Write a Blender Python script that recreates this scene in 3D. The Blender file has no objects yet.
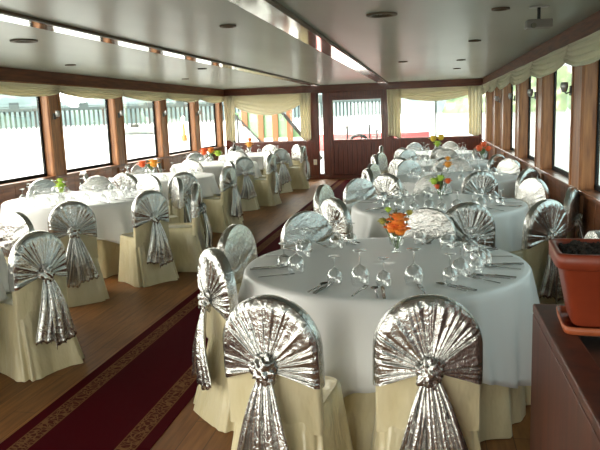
import bpy, math, random
from mathutils import Vector, Matrix, noise

PI = math.pi
sc = bpy.context.scene
COL = sc.collection
rnd = random.Random(7)

# ------------------------------------------------------------------ camera
cam_d = bpy.data.cameras.new('camera')
cam = bpy.data.objects.new('camera', cam_d)
COL.objects.link(cam)
right = Vector((0.9822545, 0.18423005, -0.03514814))
up = Vector((0.0041828, 0.16583915, 0.98614395))
fwd = Vector((-0.18750629, 0.96879134, -0.16212565))
m3 = Matrix((right, up, -fwd)).transposed()
cam.matrix_world = Matrix.Translation((0, 0, 1.65)) @ m3.to_4x4()
cam_d.sensor_width = 36.0
cam_d.lens = 670.0 * 36.0 / 600.0
cam_d.clip_start = 0.05
cam_d.clip_end = 2000
sc.camera = cam

# ------------------------------------------------------------------ world, light, exposure
world = bpy.data.worlds.new('overcast_sky')
sc.world = world
world.use_nodes = True
wn = world.node_tree.nodes
wl = world.node_tree.links
wn.clear()
w_out = wn.new('ShaderNodeOutputWorld')
w_bg = wn.new('ShaderNodeBackground')
w_tc = wn.new('ShaderNodeTexCoord')
w_sep = wn.new('ShaderNodeSeparateXYZ')
w_rmp = wn.new('ShaderNodeValToRGB')
wl.new(w_tc.outputs['Generated'], w_sep.inputs[0])
w_map = wn.new('ShaderNodeMapRange')
w_map.inputs['From Min'].default_value = -0.06
w_map.inputs['From Max'].default_value = 0.24
wl.new(w_sep.outputs['X'], w_map.inputs['Value'])
wl.new(w_map.outputs[0], w_rmp.inputs[0])
w_rmp.color_ramp.elements[0].position = 0.0
w_rmp.color_ramp.elements[0].color = (1.0, 0.94, 0.85, 1)
w_rmp.color_ramp.elements[1].position = 1.0
w_rmp.color_ramp.elements[1].color = (0.13, 0.165, 0.165, 1)
wl.new(w_rmp.outputs[0], w_bg.inputs[0])
w_bg.inputs[1].default_value = 5.2
wl.new(w_bg.outputs[0], w_out.inputs[0])

sun_d = bpy.data.lights.new('sun', 'SUN')
sun_d.energy = 2.0
sun_d.angle = math.radians(12)
sun_d.color = (1.0, 0.96, 0.88)
sun = bpy.data.objects.new('sun', sun_d)
COL.objects.link(sun)
sun.rotation_euler = (math.radians(38), 0, math.radians(-150))


def portal(loc, rot, sx, sy):
    d = bpy.data.lights.new('daylight_portal', 'AREA')
    d.shape = 'RECTANGLE'
    d.size = sx
    d.size_y = sy
    d.cycles.is_portal = True
    o = bpy.data.objects.new('daylight_portal', d)
    COL.objects.link(o)
    o.location = loc
    o.rotation_euler = rot
    return o


portal((-5.45, 6.5, 1.55), (0, -PI / 2, 0), 1.3, 21.5)
portal((1.6, 6.5, 1.55), (0, PI / 2, 0), 1.3, 21.5)
portal((-2.0, 17.4, 1.5), (-PI / 2, 0, 0), 6.4, 1.4)
portal((-2.0, -4.2, 1.25), (PI / 2, 0, 0), 4.8, 1.95)

sc.view_settings.view_transform = 'Standard'
sc.view_settings.look = 'None'
sc.view_settings.exposure = 1.3
sc.view_settings.gamma = 1.0
sc.view_settings.use_curve_mapping = False


# ------------------------------------------------------------------ helpers
def mat(name, color, rough=0.5, metal=0.0, spec=0.5, coat=0.0, sheen=0.0):
    m = bpy.data.materials.new(name)
    m.use_nodes = True
    b = m.node_tree.nodes['Principled BSDF']
    b.inputs['Base Color'].default_value = (*color, 1)
    b.inputs['Roughness'].default_value = rough
    b.inputs['Metallic'].default_value = metal
    b.inputs['Specular IOR Level'].default_value = spec
    b.inputs['Coat Weight'].default_value = coat
    b.inputs['Coat Roughness'].default_value = 0.08
    b.inputs['Sheen Weight'].default_value = sheen
    return m


def nodes(m):
    return m.node_tree.nodes, m.node_tree.links, m.node_tree.nodes['Principled BSDF']


def ramp(n, stops):
    r = n.new('ShaderNodeValToRGB')
    e = r.color_ramp.elements
    while len(e) < len(stops):
        e.new(0.5)
    for el, (p, c) in zip(e, stops):
        el.position = p
        el.color = (*c, 1)
    return r


def obj_coords(n, l, scale):
    tc = n.new('ShaderNodeTexCoord')
    mp = n.new('ShaderNodeMapping')
    mp.inputs['Scale'].default_value = scale
    l.new(tc.outputs['Object'], mp.inputs[0])
    return mp


def add_noise(m, scale=(1, 1, 1), nscale=5.0, detail=4.0, stops=None, bump=0.0, dist=0.01):
    n, l, b = nodes(m)
    mp = obj_coords(n, l, scale)
    nz = n.new('ShaderNodeTexNoise')
    nz.inputs['Scale'].default_value = nscale
    nz.inputs['Detail'].default_value = detail
    l.new(mp.outputs[0], nz.inputs['Vector'])
    if stops:
        r = ramp(n, stops)
        l.new(nz.outputs['Fac'], r.inputs[0])
        l.new(r.outputs[0], b.inputs['Base Color'])
    if bump:
        bp = n.new('ShaderNodeBump')
        bp.inputs['Strength'].default_value = bump
        bp.inputs['Distance'].default_value = dist
        l.new(nz.outputs['Fac'], bp.inputs['Height'])
        l.new(bp.outputs[0], b.inputs['Normal'])
    return m


class MB:
    """collects faces for ONE mesh"""

    def __init__(self):
        self.v = []
        self.f = []
        self.mi = []
        self.cur = 0

    def face(self, idx):
        self.f.append(tuple(idx))
        self.mi.append(self.cur)

    def box(self, x0, x1, y0, y1, z0, z1):
        b = len(self.v)
        for z in (z0, z1):
            self.v += [(x0, y0, z), (x1, y0, z), (x1, y1, z), (x0, y1, z)]
        for q in ((3, 2, 1, 0), (4, 5, 6, 7), (0, 1, 5, 4), (1, 2, 6, 5), (2, 3, 7, 6), (3, 0, 4, 7)):
            self.face([b + i for i in q])
        return self

    def bar(self, a, c, w, h=None):
        a, c = Vector(a), Vector(c)
        h = h or w
        d = (c - a).normalized()
        s = d.cross(Vector((0, 0, 1)))
        s = s.normalized() if s.length > 1e-4 else Vector((1, 0, 0))
        t = s.cross(d)
        b = len(self.v)
        for p in (a, c):
            for i, j in ((-1, -1), (1, -1), (1, 1), (-1, 1)):
                self.v.append(tuple(p + s * i * w / 2 + t * j * h / 2))
        for q in ((3, 2, 1, 0), (4, 5, 6, 7), (0, 1, 5, 4), (1, 2, 6, 5), (2, 3, 7, 6), (3, 0, 4, 7)):
            self.face([b + i for i in q])
        return self

    def tube(self, pts, r, n=8, r2=None):
        pts = [Vector(p) for p in pts]
        base = len(self.v)
        for i, p in enumerate(pts):
            d = (pts[min(i + 1, len(pts) - 1)] - pts[max(i - 1, 0)]).normalized()
            s = d.cross(Vector((0.13, 0.31, 0.94)))
            s.normalize()
            t = s.cross(d)
            rr = r if r2 is None else r + (r2 - r) * i / (len(pts) - 1)
            for k in range(n):
                a = 2 * PI * k / n
                self.v.append(tuple(p + s * math.cos(a) * rr + t * math.sin(a) * rr))
        for i in range(len(pts) - 1):
            for k in range(n):
                self.face((base + i * n + k, base + i * n + (k + 1) % n, base + (i + 1) * n + (k + 1) % n, base + (i + 1) * n + k))
        self.face([base + k for k in range(n)][::-1])
        self.face([base + (len(pts) - 1) * n + k for k in range(n)])
        return self

    def lathe(self, prof, n=20, c=(0, 0, 0)):
        base = len(self.v)
        for r, z in prof:
            for k in range(n):
                a = 2 * PI * k / n
                self.v.append((c[0] + r * math.cos(a), c[1] + r * math.sin(a), c[2] + z))
        for i in range(len(prof) - 1):
            for k in range(n):
                self.face((base + i * n + k, base + i * n + (k + 1) % n, base + (i + 1) * n + (k + 1) % n, base + (i + 1) * n + k))
        if prof[0][0] > 1e-4:
            self.face([base + k for k in range(n)][::-1])
        if prof[-1][0] > 1e-4:
            self.face([base + (len(prof) - 1) * n + k for k in range(n)])
        return self

    def grid(self, fn, nu, nv, wrap=False):
        base = len(self.v)
        cu = nu if wrap else nu + 1
        for j in range(nv + 1):
            for i in range(cu):
                self.v.append(tuple(fn(i / nu, j / nv)))
        for j in range(nv):
            for i in range(nu):
                i2 = (i + 1) % cu
                self.face((base + j * cu + i, base + j * cu + i2, base + (j + 1) * cu + i2, base + (j + 1) * cu + i))
        return self

    def blob(self, c, r, amp=0.15, freq=3.0, seed=0.0, nu=20, nv=12):
        c = Vector(c)
        r = (r, r, r) if isinstance(r, (int, float)) else r

        def fn(u, v):
            a, b = 2 * PI * u, PI * (v - 0.5) * 0.998
            d = Vector((math.cos(a) * math.cos(b), math.sin(a) * math.cos(b), math.sin(b)))
            k = 1 + amp * noise.noise(d * freq + Vector((seed, seed * 1.7, -seed)))
            return c + Vector((d.x * r[0], d.y * r[1], d.z * r[2])) * k
        return self.grid(fn, nu, nv, True)

    def mesh(self, name, mats, smooth=False, solid=0.0):
        me = bpy.data.meshes.new(name)
        me.from_pydata(self.v, [], self.f)
        mats = mats if isinstance(mats, (list, tuple)) else [mats]
        for m in mats:
            me.materials.append(m)
        me.polygons.foreach_set('material_index', self.mi)
        if smooth:
            me.polygons.foreach_set('use_smooth', [True] * len(self.f))
        me.update()
        return me

    def build(self, name, mats, parent=None, smooth=False, solid=0.0):
        o = bpy.data.objects.new(name, self.mesh(name, mats, smooth))
        COL.objects.link(o)
        if parent:
            o.parent = parent
        if solid:
            s = o.modifiers.new('thickness', 'SOLIDIFY')
            s.thickness = solid
            s.offset = 0
        return o


def bevel(o, w=0.006, seg=2):
    b = o.modifiers.new('bevel', 'BEVEL')
    b.width = w
    b.segments = seg
    b.limit_method = 'ANGLE'
    return o


def tag(o, label=None, cat=None, group=None, kind=None):
    if label:
        o['label'] = label
    if cat:
        o['category'] = cat
    if group:
        o['group'] = group
    if kind:
        o['kind'] = kind
    return o


def thing(name, label, cat, loc=(0, 0, 0), rz=0.0, group=None):
    o = bpy.data.objects.new(name, None)
    o.empty_display_size = 0.1
    COL.objects.link(o)
    o.location = loc
    o.rotation_euler = (0, 0, rz)
    return tag(o, label, cat, group)


def inst(name, me, parent=None, loc=(0, 0, 0), rz=0.0):
    o = bpy.data.objects.new(name, me)
    COL.objects.link(o)
    if parent:
        o.parent = parent
    o.location = loc
    o.rotation_euler = (0, 0, rz)
    return o


def copy_tree(root):
    r = root.copy()
    COL.objects.link(r)
    for ch in root.children:
        c = ch.copy()
        COL.objects.link(c)
        c.parent = r
    return r


def struct(o, label, cat):
    return tag(o, label, cat, None, 'structure')


# ------------------------------------------------------------------ materials
def wood(name, dark, light, scale=(14, 14, 1.2), rough=0.35, coat=0.2):
    m = mat(name, light, rough, coat=coat)
    return add_noise(m, scale, 2.5, 6.0, [(0.3, dark), (0.5, tuple((a + b) / 2 for a, b in zip(dark, light))), (0.72, light)], 0.08, 0.004)


M_post = wood('varnished post wood', (0.18, 0.06, 0.018), (0.42, 0.172, 0.052), rough=0.45, coat=0.08)
M_rail = wood('red brown rail wood', (0.08, 0.023, 0.009), (0.2, 0.064, 0.022), (14, 1.2, 14), 0.6, 0.0)
M_rail_x = wood('red brown cross rail wood', (0.07, 0.014, 0.006), (0.16, 0.038, 0.016), (1.2, 14, 14))
M_wall = wood('dark wainscot wood', (0.11, 0.035, 0.015), (0.28, 0.10, 0.038), (14, 1.2, 14))
M_end = wood('mahogany end wall', (0.05, 0.008, 0.004), (0.16, 0.03, 0.012), (16, 16, 1.2))
M_counter = wood('brown counter wood', (0.035, 0.007, 0.003), (0.095, 0.020, 0.007), (9, 9, 1.0), 0.5, 0.08)
M_black = mat('black rubber seal', (0.008, 0.009, 0.009), 0.7, spec=0.2)
M_dark = mat('dark metal', (0.03, 0.03, 0.03), 0.4, 0.3)
M_chrome = mat('polished steel', (0.62, 0.62, 0.62), 0.2, 1.0)
M_white = mat('white plastic', (0.7, 0.7, 0.68), 0.4)

M_floor = mat('floor planks', (0.2, 0.1, 0.04), 0.5, spec=0.35, coat=0.03)
n, l, b = nodes(M_floor)
mp = obj_coords(n, l, (1, 1, 1))
br = n.new('ShaderNodeTexBrick')
mpr = n.new('ShaderNodeMapping')
mpr.inputs['Rotation'].default_value = (0, 0, PI / 2)
l.new(mp.outputs[0], mpr.inputs[0])
l.new(mpr.outputs[0], br.inputs['Vector'])
br.inputs['Color1'].default_value = (0.30, 0.13, 0.04, 1)
br.inputs['Color2'].default_value = (0.215, 0.09, 0.028, 1)
br.inputs['Mortar'].default_value = (0.09, 0.04, 0.016, 1)
br.inputs['Scale'].default_value = 1.0
br.inputs['Mortar Size'].default_value = 0.002
br.inputs['Brick Width'].default_value = 1.1
br.inputs['Row Height'].default_value = 0.14
nz = n.new('ShaderNodeTexNoise')
mp2 = obj_coords(n, l, (18, 1.6, 1))
nz.inputs['Scale'].default_value = 2.0
nz.inputs['Detail'].default_value = 6.0
l.new(mp2.outputs[0], nz.inputs['Vector'])
mx = n.new('ShaderNodeMix')
mx.data_type = 'RGBA'
mx.blend_type = 'MULTIPLY'
mx.inputs[0].default_value = 0.75
r = ramp(n, [(0.3, (0.55, 0.5, 0.45)), (0.7, (1.25, 1.2, 1.1))])
l.new(nz.outputs['Fac'], r.inputs[0])
l.new(br.outputs['Color'], mx.inputs[6])
l.new(r.outputs[0], mx.inputs[7])
l.new(mx.outputs[2], b.inputs['Base Color'])

M_ceil = mat('lacquered ceiling panel', (0.33, 0.35, 0.305), 0.42, spec=0.5, coat=0.22)
nodes(M_ceil)[2].inputs['Coat Roughness'].default_value = 0.22
add_noise(M_ceil, (1.2, 0.35, 1), 1.3, 2.0, [(0.3, (0.41, 0.445, 0.385)), (0.7, (0.49, 0.53, 0.46))], 0.25, 0.03)
M_strip = mat('mirror polished ceiling strip', (0.68, 0.69, 0.65), 0.09, 0.85)
M_bead = mat('brown ceiling bead', (0.14, 0.10, 0.06), 0.5)

# silver lame, satin, cloth
M_silver = mat('silver lame', (0.56, 0.555, 0.535), 0.24, 0.96)
n, l, b = nodes(M_silver)
mp = obj_coords(n, l, (1, 1, 1))
n1 = n.new('ShaderNodeTexNoise')
n1.inputs['Scale'].default_value = 34
n1.inputs['Detail'].default_value = 5
n1.inputs['Distortion'].default_value = 0.8
n2 = n.new('ShaderNodeTexNoise')
n2.inputs['Scale'].default_value = 160
n2.inputs['Detail'].default_value = 2
l.new(mp.outputs[0], n1.inputs['Vector'])
l.new(mp.outputs[0], n2.inputs['Vector'])
b1 = n.new('ShaderNodeBump')
b1.inputs['Strength'].default_value = 0.55
b1.inputs['Distance'].default_value = 0.012
b2 = n.new('ShaderNodeBump')
b2.inputs['Strength'].default_value = 0.35
b2.inputs['Distance'].default_value = 0.002
l.new(n1.outputs['Fac'], b1.inputs['Height'])
l.new(n2.outputs['Fac'], b2.inputs['Height'])
l.new(b1.outputs[0], b2.inputs['Normal'])
l.new(b2.outputs[0], b.inputs['Normal'])

M_satin = mat('cream satin', (0.74, 0.65, 0.42), 0.28, 0.0, 0.55, 0.0, 0.2)
add_noise(M_satin, (1, 1, 0.45), 9, 3, [(0.3, (0.64, 0.55, 0.32)), (0.7, (0.73, 0.645, 0.43))], 0.7, 0.04)
M_cloth = mat('white satin tablecloth', (0.78, 0.78, 0.775), 0.42, 0, 0.5)
add_noise(M_cloth, (1, 1, 1), 2.2, 3, None, 0.18, 0.02)
M_curtain = mat('cream curtain', (0.84, 0.80, 0.64), 0.75, sheen=0.2)
n, l, b = nodes(M_curtain)
trl = n.new('ShaderNodeBsdfTranslucent')
trl.inputs[0].default_value = (0.82, 0.76, 0.60, 1)
mxt = n.new('ShaderNodeMixShader')
mxt.inputs[0].default_value = 0.33
l.new(b.outputs[0], mxt.inputs[1])
l.new(trl.outputs[0], mxt.inputs[2])
l.new(mxt.outputs[0], n['Material Output'].inputs[0])


def thin_glass(name, tint=(1, 1, 1), refl=0.06, edge=0.75, rough=0.0):
    m = bpy.data.materials.new(name)
    m.use_nodes = True
    nt = m.node_tree
    nt.nodes.clear()
    out = nt.nodes.new('ShaderNodeOutputMaterial')
    tr = nt.nodes.new('ShaderNodeBsdfTransparent')
    tr.inputs[0].default_value = (*tint, 1)
    gl = nt.nodes.new('ShaderNodeBsdfGlossy')
    gl.inputs['Roughness'].default_value = rough
    mxs = nt.nodes.new('ShaderNodeMixShader')
    lw = nt.nodes.new('ShaderNodeLayerWeight')
    lw.inputs['Blend'].default_value = 0.35
    mr = nt.nodes.new('ShaderNodeMapRange')
    mr.inputs['To Min'].default_value = refl
    mr.inputs['To Max'].default_value = edge
    nt.links.new(lw.outputs['Facing'], mr.inputs['Value'])
    nt.links.new(mr.outputs[0], mxs.inputs[0])
    nt.links.new(tr.outputs[0], mxs.inputs[1])
    nt.links.new(gl.outputs[0], mxs.inputs[2])
    nt.links.new(mxs.outputs[0], out.inputs[0])
    return m


M_pane = thin_glass('window pane', (0.97, 1.0, 0.99), 0.02, 0.25)
M_glass = thin_glass('drinking glass', (0.96, 0.97, 0.97), 0.12, 0.95, 0.0)

M_orange = add_noise(mat('orange petals', (0.9, 0.22, 0.015), 0.5), (1, 1, 1), 30, 3, [(0.3, (0.75, 0.10, 0.01)), (0.7, (0.95, 0.33, 0.03))], 0.4, 0.01)
M_red = add_noise(mat('red orange petals', (0.8, 0.12, 0.03), 0.5), (1, 1, 1), 30, 3, [(0.3, (0.7, 0.06, 0.015)), (0.7, (0.9, 0.22, 0.05))], 0.4, 0.01)
M_yellow = mat('yellow petals', (0.85, 0.6, 0.06), 0.5)
M_lime = add_noise(mat('lime green leaves', (0.42, 0.62, 0.05), 0.5), (1, 1, 1), 30, 2, [(0.3, (0.33, 0.52, 0.03)), (0.7, (0.55, 0.72, 0.10))])
M_leaf = mat('green leaves', (0.10, 0.2, 0.05), 0.5)
M_amber = mat('amber petals', (0.85, 0.35, 0.03), 0.4)

# ------------------------------------------------------------------ room dimensions (metres, z up, bow at +Y)
XL, XR, YE, YB = -5.18, 1.307, 17.0, -4.0
ZT, ZB, ZS = 2.368, 2.19, 0.918
SEA = -1.0

# ---- the setting: floor, ceiling, walls
struct(MB().box(XL - 0.25, XR + 0.25, YB, YE + 0.2, -0.12, 0.0).build('floor', M_floor), 'brown wooden plank floor of the boat saloon', 'floor')
ce = MB()
XS = [XL - 0.3, -2.90, -2.638, -1.215, -0.955, XR + 0.3]
for a, c in ((0, 1), (2, 3), (4, 5)):
    ce.box(XS[a], XS[c], YB, YE + 0.2, ZT, ZT + 0.14)
struct(ce.build('ceiling', M_ceil), 'grey lacquered saloon ceiling reflecting the windows', 'ceiling')
for k, (a, c, lab) in enumerate(((1, 2, 'polished ceiling strip along the left, reflecting window light'), (3, 4, 'polished ceiling strip over the carpet, reflecting the end wall'))):
    s = thing('trim_%d' % (k + 1), lab, 'trim')
    s['kind'] = 'structure'
    MB().box(XS[a], XS[c], YB, YE, ZT + 0.0, ZT + 0.12).build('mirror_strip', M_strip, s)
    MB().box(XS[c] - 0.018, XS[c] + 0.018, YB, YE, ZT - 0.022, ZT + 0.02).build('bead', M_bead, s)

# side rails below the ceiling
for side, x0, x1, xin in (('left', XL - 0.22, XL, XL), ('right', XR, XR + 0.22, XR)):
    t = thing('trim_rail_%s' % side, 'red brown wooden rail between ceiling and %s windows' % side, 'trim')
    t['kind'] = 'structure'
    bevel(MB().box(x0, x1, YB, YE + 0.1, ZB, ZT).build('rail', M_rail, t), 0.008)
    sg = 1 if side == 'left' else -1
    MB().box(min(xin, xin + sg * 0.03), max(xin, xin + sg * 0.03), YB, YE, ZB - 0.012, ZB + 0.012).build('curtain_track', M_post, t)
t = thing('trim_rail_end', 'dark red wooden rail across the top of end wall', 'trim')
t['kind'] = 'structure'
bevel(MB().box(XL, XR, YE, YE + 0.2, ZB, ZT).build('rail', M_rail_x, t), 0.008)

# side walls below the sills (boarded), with a ledge
for side, x0, x1 in (('left', XL - 0.22, XL - 0.03), ('right', XR + 0.03, XR + 0.22)):
    w = thing('wall_%s' % side, 'brown boarded lower wall under the %s windows' % side, 'wall')
    w['kind'] = 'structure'
    bd = MB()
    y = YB
    while y < YE:
        bd.box(x0, x1, y, y + 0.244, 0, ZS - 0.03)
        y += 0.25
    bd.box(x0 + 0.012, x1 - 0.012, YB, YE, 0, ZS - 0.03)
    bevel(bd.build('boarding', M_wall, w), 0.004)
    le = (x0, XL + 0.01) if side == 'left' else (XR - 0.01, x1)
    bevel(MB().box(le[0], le[1], YB, YE, ZS - 0.04, ZS).build('sill', M_wall, w), 0.006)
    xa = (XL - 0.03, XL + 0.0) if side == 'left' else (XR - 0.0, XR + 0.03)
    bevel(MB().box(xa[0], xa[1], YB, YE, 0.0, 0.12).build('skirting', M_rail, w), 0.004)

# pillars (far edge Y, near edge Y) measured along each side
PL = [(-3.6, -3.1), (-1.6, -1.1), (0.4, 0.9), (2.4, 2.9), (4.4, 4.9), (6.4, 6.9), (8.4, 8.9), (10.43, 10.93), (12.42, 12.92), (14.41, 14.9), (16.31, 16.7)]
PL = [(a + 0.25, c + 0.09) for a, c in PL]
PR = [(-3.7, -3.0), (-1.7, -1.0), (0.3, 0.9), (2.1, 2.8), (3.95, 4.7), (5.85, 6.63), (7.85, 8.69), (9.8, 10.64), (11.75, 12.71), (13.3, 14.23), (15.15, 16.01)]


ORD = ['first', 'second', 'third', 'fourth', 'fifth', 'sixth', 'seventh', 'eighth', 'ninth', 'tenth', 'eleventh']


def pillar(k, side, y0, y1):
    x0, x1 = (XL - 0.145, XL + 0.0) if side == 'left' else (XR - 0.0, XR + 0.145)
    nth = ORD
    o = thing('trim_post_%s_%d' % (side, k + 1), 'varnished wooden window post on %s side, %s from the stern' % (side, nth[k]), 'post')
    o['kind'] = 'structure'
    d = 0.06
    bevel(MB().box(x0, x1, y0, y1, ZS - 0.3, ZB).build('post', M_post, o), 0.012)
    xi = (XL - 0.01, XL + 0.012) if side == 'left' else (XR - 0.012, XR + 0.01)
    bevel(MB().box(xi[0], xi[1], y0 + 0.012, y0 + d, ZS - 0.02, ZB).box(xi[0], xi[1], y1 - d, y1 - 0.012, ZS - 0.02, ZB).build('casing', M_post, o), 0.006)


# right posts are seen nearly edge on: the photo's dark near face is the post's depth, so they are narrower along Y
for k, (a, c) in enumerate(PL):
    pillar(k, 'left', a, c)
for k, (a, c) in enumerate(PR):
    pillar(k, 'right', c - 0.46, c)

# glazed bays
wk = 0


def window(x, y0, y1, side, nm):
    global wk
    wk += 1
    o = thing('window_%d' % wk, nm, 'window')
    o['kind'] = 'structure'
    s = -1 if side == 'left' else 1
    xa, xb = sorted((x + s * 0.115, x + s * 0.14))
    f = MB()
    f.box(xa, xb, y0, y1, ZS, ZS + 0.045).box(xa, xb, y0, y1, ZB - 0.04, ZB)
    f.box(xa, xb, y0, y0 + 0.025, ZS, ZB).box(xa, xb, y1 - 0.04, y1, ZS, ZB)
    f.build('frame', M_black, o)
    xp = x + s * 0.125
    MB().box(xp - 0.003, xp + 0.003, y0 + 0.045, y1 - 0.045, ZS + 0.045, ZB - 0.04).build('pane', M_pane, o)
    return o


PRR = [(c - 0.46, c) for a, c in PR]
for side, x, P in (('left', XL, PL), ('right', XR, PRR)):
    for i in range(len(P)):
        y0 = P[i][1]
        y1 = P[i + 1][0] if i + 1 < len(P) else YE
        if y1 - y0 > 0.12:
            window(x, y0, y1, side, 'saloon window on the %s side, bay after the %s post from the stern' % (side, ORD[i]))

# end wall: openings left window, slit, door window, right window
w = thing('wall_end', 'dark mahogany end wall with windows at the bow', 'wall')
w['kind'] = 'structure'
ZW = 0.965
e = MB()
y0, y1 = YE, YE + 0.12
for xa, xb in ((XL, -5.02), (-2.93, -2.73), (-2.59, -2.42), (-1.06, -0.86), (1.22, XR)):
    e.box(xa, xb, y0, y1, 0, ZB)
e.box(-5.02, -2.93, y0, y1, 0, ZW).box(-0.86, 1.22, y0, y1, 0, ZW)
e.box(-2.73, -2.59, y0, y1, 0, 0.12)
e.box(-2.42, -1.06, y0, y1, 0, 0.1).box(-2.42, -1.06, y0, y1, 2.07, ZB)
bevel(e.build('panelling', M_end, w), 0.006)
bevel(MB().box(-5.06, -2.9, y0 - 0.03, y0 + 0.02, ZW - 0.03, ZW + 0.02).box(-0.9, 1.26, y0 - 0.03, y0 + 0.02, ZW - 0.03, ZW + 0.02).build('sill', M_end, w), 0.004)
bevel(MB().box(XL, -2.75, y0 - 0.02, y0 + 0.01, 0, 0.1).box(-2.58, -2.44, y0 - 0.02, y0 + 0.01, 0, 0.1).box(-1.04, XR, y0 - 0.02, y0 + 0.01, 0, 0.1).build('skirting', M_rail_x, w), 0.003)

d = thing('door_1', 'mahogany end door with vertical boards below a wide window', 'door')
d['kind'] = 'structure'
e = MB()
for i in range(10):
    xa = -2.34 + i * 0.12
    e.box(xa, xa + 0.112, y0 + 0.02, y0 + 0.07, 0.12, ZW - 0.03)
e.box(-2.42, -1.06, y0 + 0.035, y0 + 0.06, 0.1, ZW)
bevel(e.build('boards', M_end, d), 0.006)
bevel(MB().box(-2.42, -2.34, y0 + 0.0, y0 + 0.08, 0.1, 2.07).box(-1.14, -1.06, y0, y0 + 0.08, 0.1, 2.07).box(-2.34, -1.14, y0, y0 + 0.08, 1.98, 2.07).box(-2.34, -1.14, y0, y0 + 0.08, ZW - 0.04, ZW + 0.03).build('door_frame', M_end, d), 0.006)
MB().box(-2.34, -1.14, y0 + 0.04, y0 + 0.046, ZW + 0.03, 1.98).build('pane', M_pane, d)

for xa, xb, za, zb, nm in ((-5.02, -2.93, ZW, ZB, 'wide end window on the left behind cream swag'), (-2.73, -2.59, 0.12, ZB, 'tall narrow glazed slit beside the end door'), (-0.86, 1.22, ZW, ZB, 'wide end window on the right behind cream swag')):
    wk += 1
    o = thing('window_%d' % wk, nm, 'window')
    o['kind'] = 'structure'
    f = MB()
    q = 0.02 if xb - xa < 0.3 else 0.035
    f.box(xa, xb, y0 + 0.03, y0 + 0.08, za, za + q).box(xa, xb, y0 + 0.03, y0 + 0.08, zb - q, zb)
    f.box(xa, xa + q, y0 + 0.03, y0 + 0.08, za, zb).box(xb - q, xb, y0 + 0.03, y0 + 0.08, za, zb)
    f.build('frame', M_end, o)
    if xa > -1:
        MB().box(0.185, 0.225, y0 + 0.03, y0 + 0.08, za, zb).build('mullion', mat('grey mullion', (0.25, 0.28, 0.28), 0.4), o)
    MB().box(xa, xb, y0 + 0.05, y0 + 0.056, za, zb).build('pane', M_pane, o)

w = thing('wall_back', 'dark wooden wall closing the saloon behind the viewer', 'wall')
w['kind'] = 'structure'
bevel(MB().box(XL - 0.2, -4.2, YB - 0.12, YB, 0, ZT).box(0.4, XR + 0.2, YB - 0.12, YB, 0, ZT).box(-4.2, 0.4, YB - 0.12, YB, 0, 0.3).box(-4.2, 0.4, YB - 0.12, YB, ZB, ZT).box(-2.0, -1.8, YB - 0.12, YB, 0.3, ZB).build('panelling', M_wall, w), 0.006)
MB().box(-4.2, 0.4, YB - 0.07, YB - 0.064, 0.3, ZB).build('pane', M_pane, w)  # unseen rear window, enlarged to send more daylight onto the near tables
bevel(MB().box(XL, XR, YB, YB + 0.03, 0.0, 0.12).build('skirting', M_rail_x, w), 0.003)

o = thing('wall_socket', 'small cream socket plate low on the mahogany end wall', 'socket', (-2.83, YE, 0.44))
bevel(MB().box(-0.045, 0.045, -0.012, 0, -0.07, 0.07).build('plate', M_curtain, o), 0.004)
MB().lathe([(0.0, 0.0), (0.022, 0.0), (0.022, 0.004), (0.0, 0.004)], 16).build('recess', M_white, o).rotation_euler = (PI / 2, 0, 0)
o.children[1].location = (0, -0.012, 0.02)

# ------------------------------------------------------------------ outside: water, shore, pier, boats
M_sea = mat('hazy sea water', (0.05, 0.075, 0.07), 0.22, spec=0.6)
add_noise(M_sea, (0.5, 1.5, 1), 1.2, 5, [(0.35, (0.04, 0.065, 0.06)), (0.65, (0.07, 0.10, 0.093))], 0.3, 0.15)
s = MB()
s.v += [(-900, -300, SEA), (900, -300, SEA), (900, 1200, SEA), (-900, 1200, SEA)]
s.face((0, 1, 2, 3))
struct(s.build('sea', M_sea), 'pale bright sea around the boat', 'sea')

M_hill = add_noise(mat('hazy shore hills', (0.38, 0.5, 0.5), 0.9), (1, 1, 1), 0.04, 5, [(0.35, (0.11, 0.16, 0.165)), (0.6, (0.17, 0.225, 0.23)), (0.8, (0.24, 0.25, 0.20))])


def ridge(name, pts, hmax, depth, label, m, seed):
    mb = MB()
    N = 90

    def fn(u, v):
        k = u * (len(pts) - 1)
        i = min(int(k), len(pts) - 2)
        a, c = Vector(pts[i]), Vector(pts[i + 1])
        p = a.lerp(c, k - i)
        nrm = Vector((c.y - a.y, a.x - c.x, 0)).normalized()
        h = hmax * math.sin(PI * v) ** 0.8 * (0.55 + 0.6 * noise.noise(Vector((u * 14, v * 1.5, seed))) + 0.25 * noise.noise(Vector((u * 60, v * 5, seed))))
        return (p.x + nrm.x * depth * v, p.y + nrm.y * depth * v, SEA + max(h, 0) - 0.05)
    mb.grid(fn, N, 10)
    return struct(mb.build(name, m, None, True), label, 'shore')


ridge('hills', [(-620, 250, 0), (-520, 640, 0), (-150, 900, 0), (300, 900, 0)], 62, -120, 'hazy blue hills across the water beyond the left windows', M_hill, 3.1)
M_shore = add_noise(mat('green wooded shore', (0.08, 0.13, 0.06), 0.9), (1, 1, 1), 0.12, 5, [(0.35, (0.05, 0.085, 0.05)), (0.55, (0.13, 0.18, 0.09)), (0.7, (0.42, 0.40, 0.34))])
ridge('shore', [(10, 500, 0), (90, 420, 0), (110, 260, 0), (120, 60, 0)], 40, -60, 'wooded green shore beyond the right windows', M_shore, 8.4)

M_pier = mat('hazed pier concrete', (0.13, 0.155, 0.155), 0.8)  # distance haze is mixed into the pier and pile greys
pr = thing('pier', 'long pale pier on many piles across the water', 'pier')


PA, PB = Vector((-292, 400, 0)), Vector((-26, 560, 0))


def pier_pt(u):
    return PA.lerp(PB, u)


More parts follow.
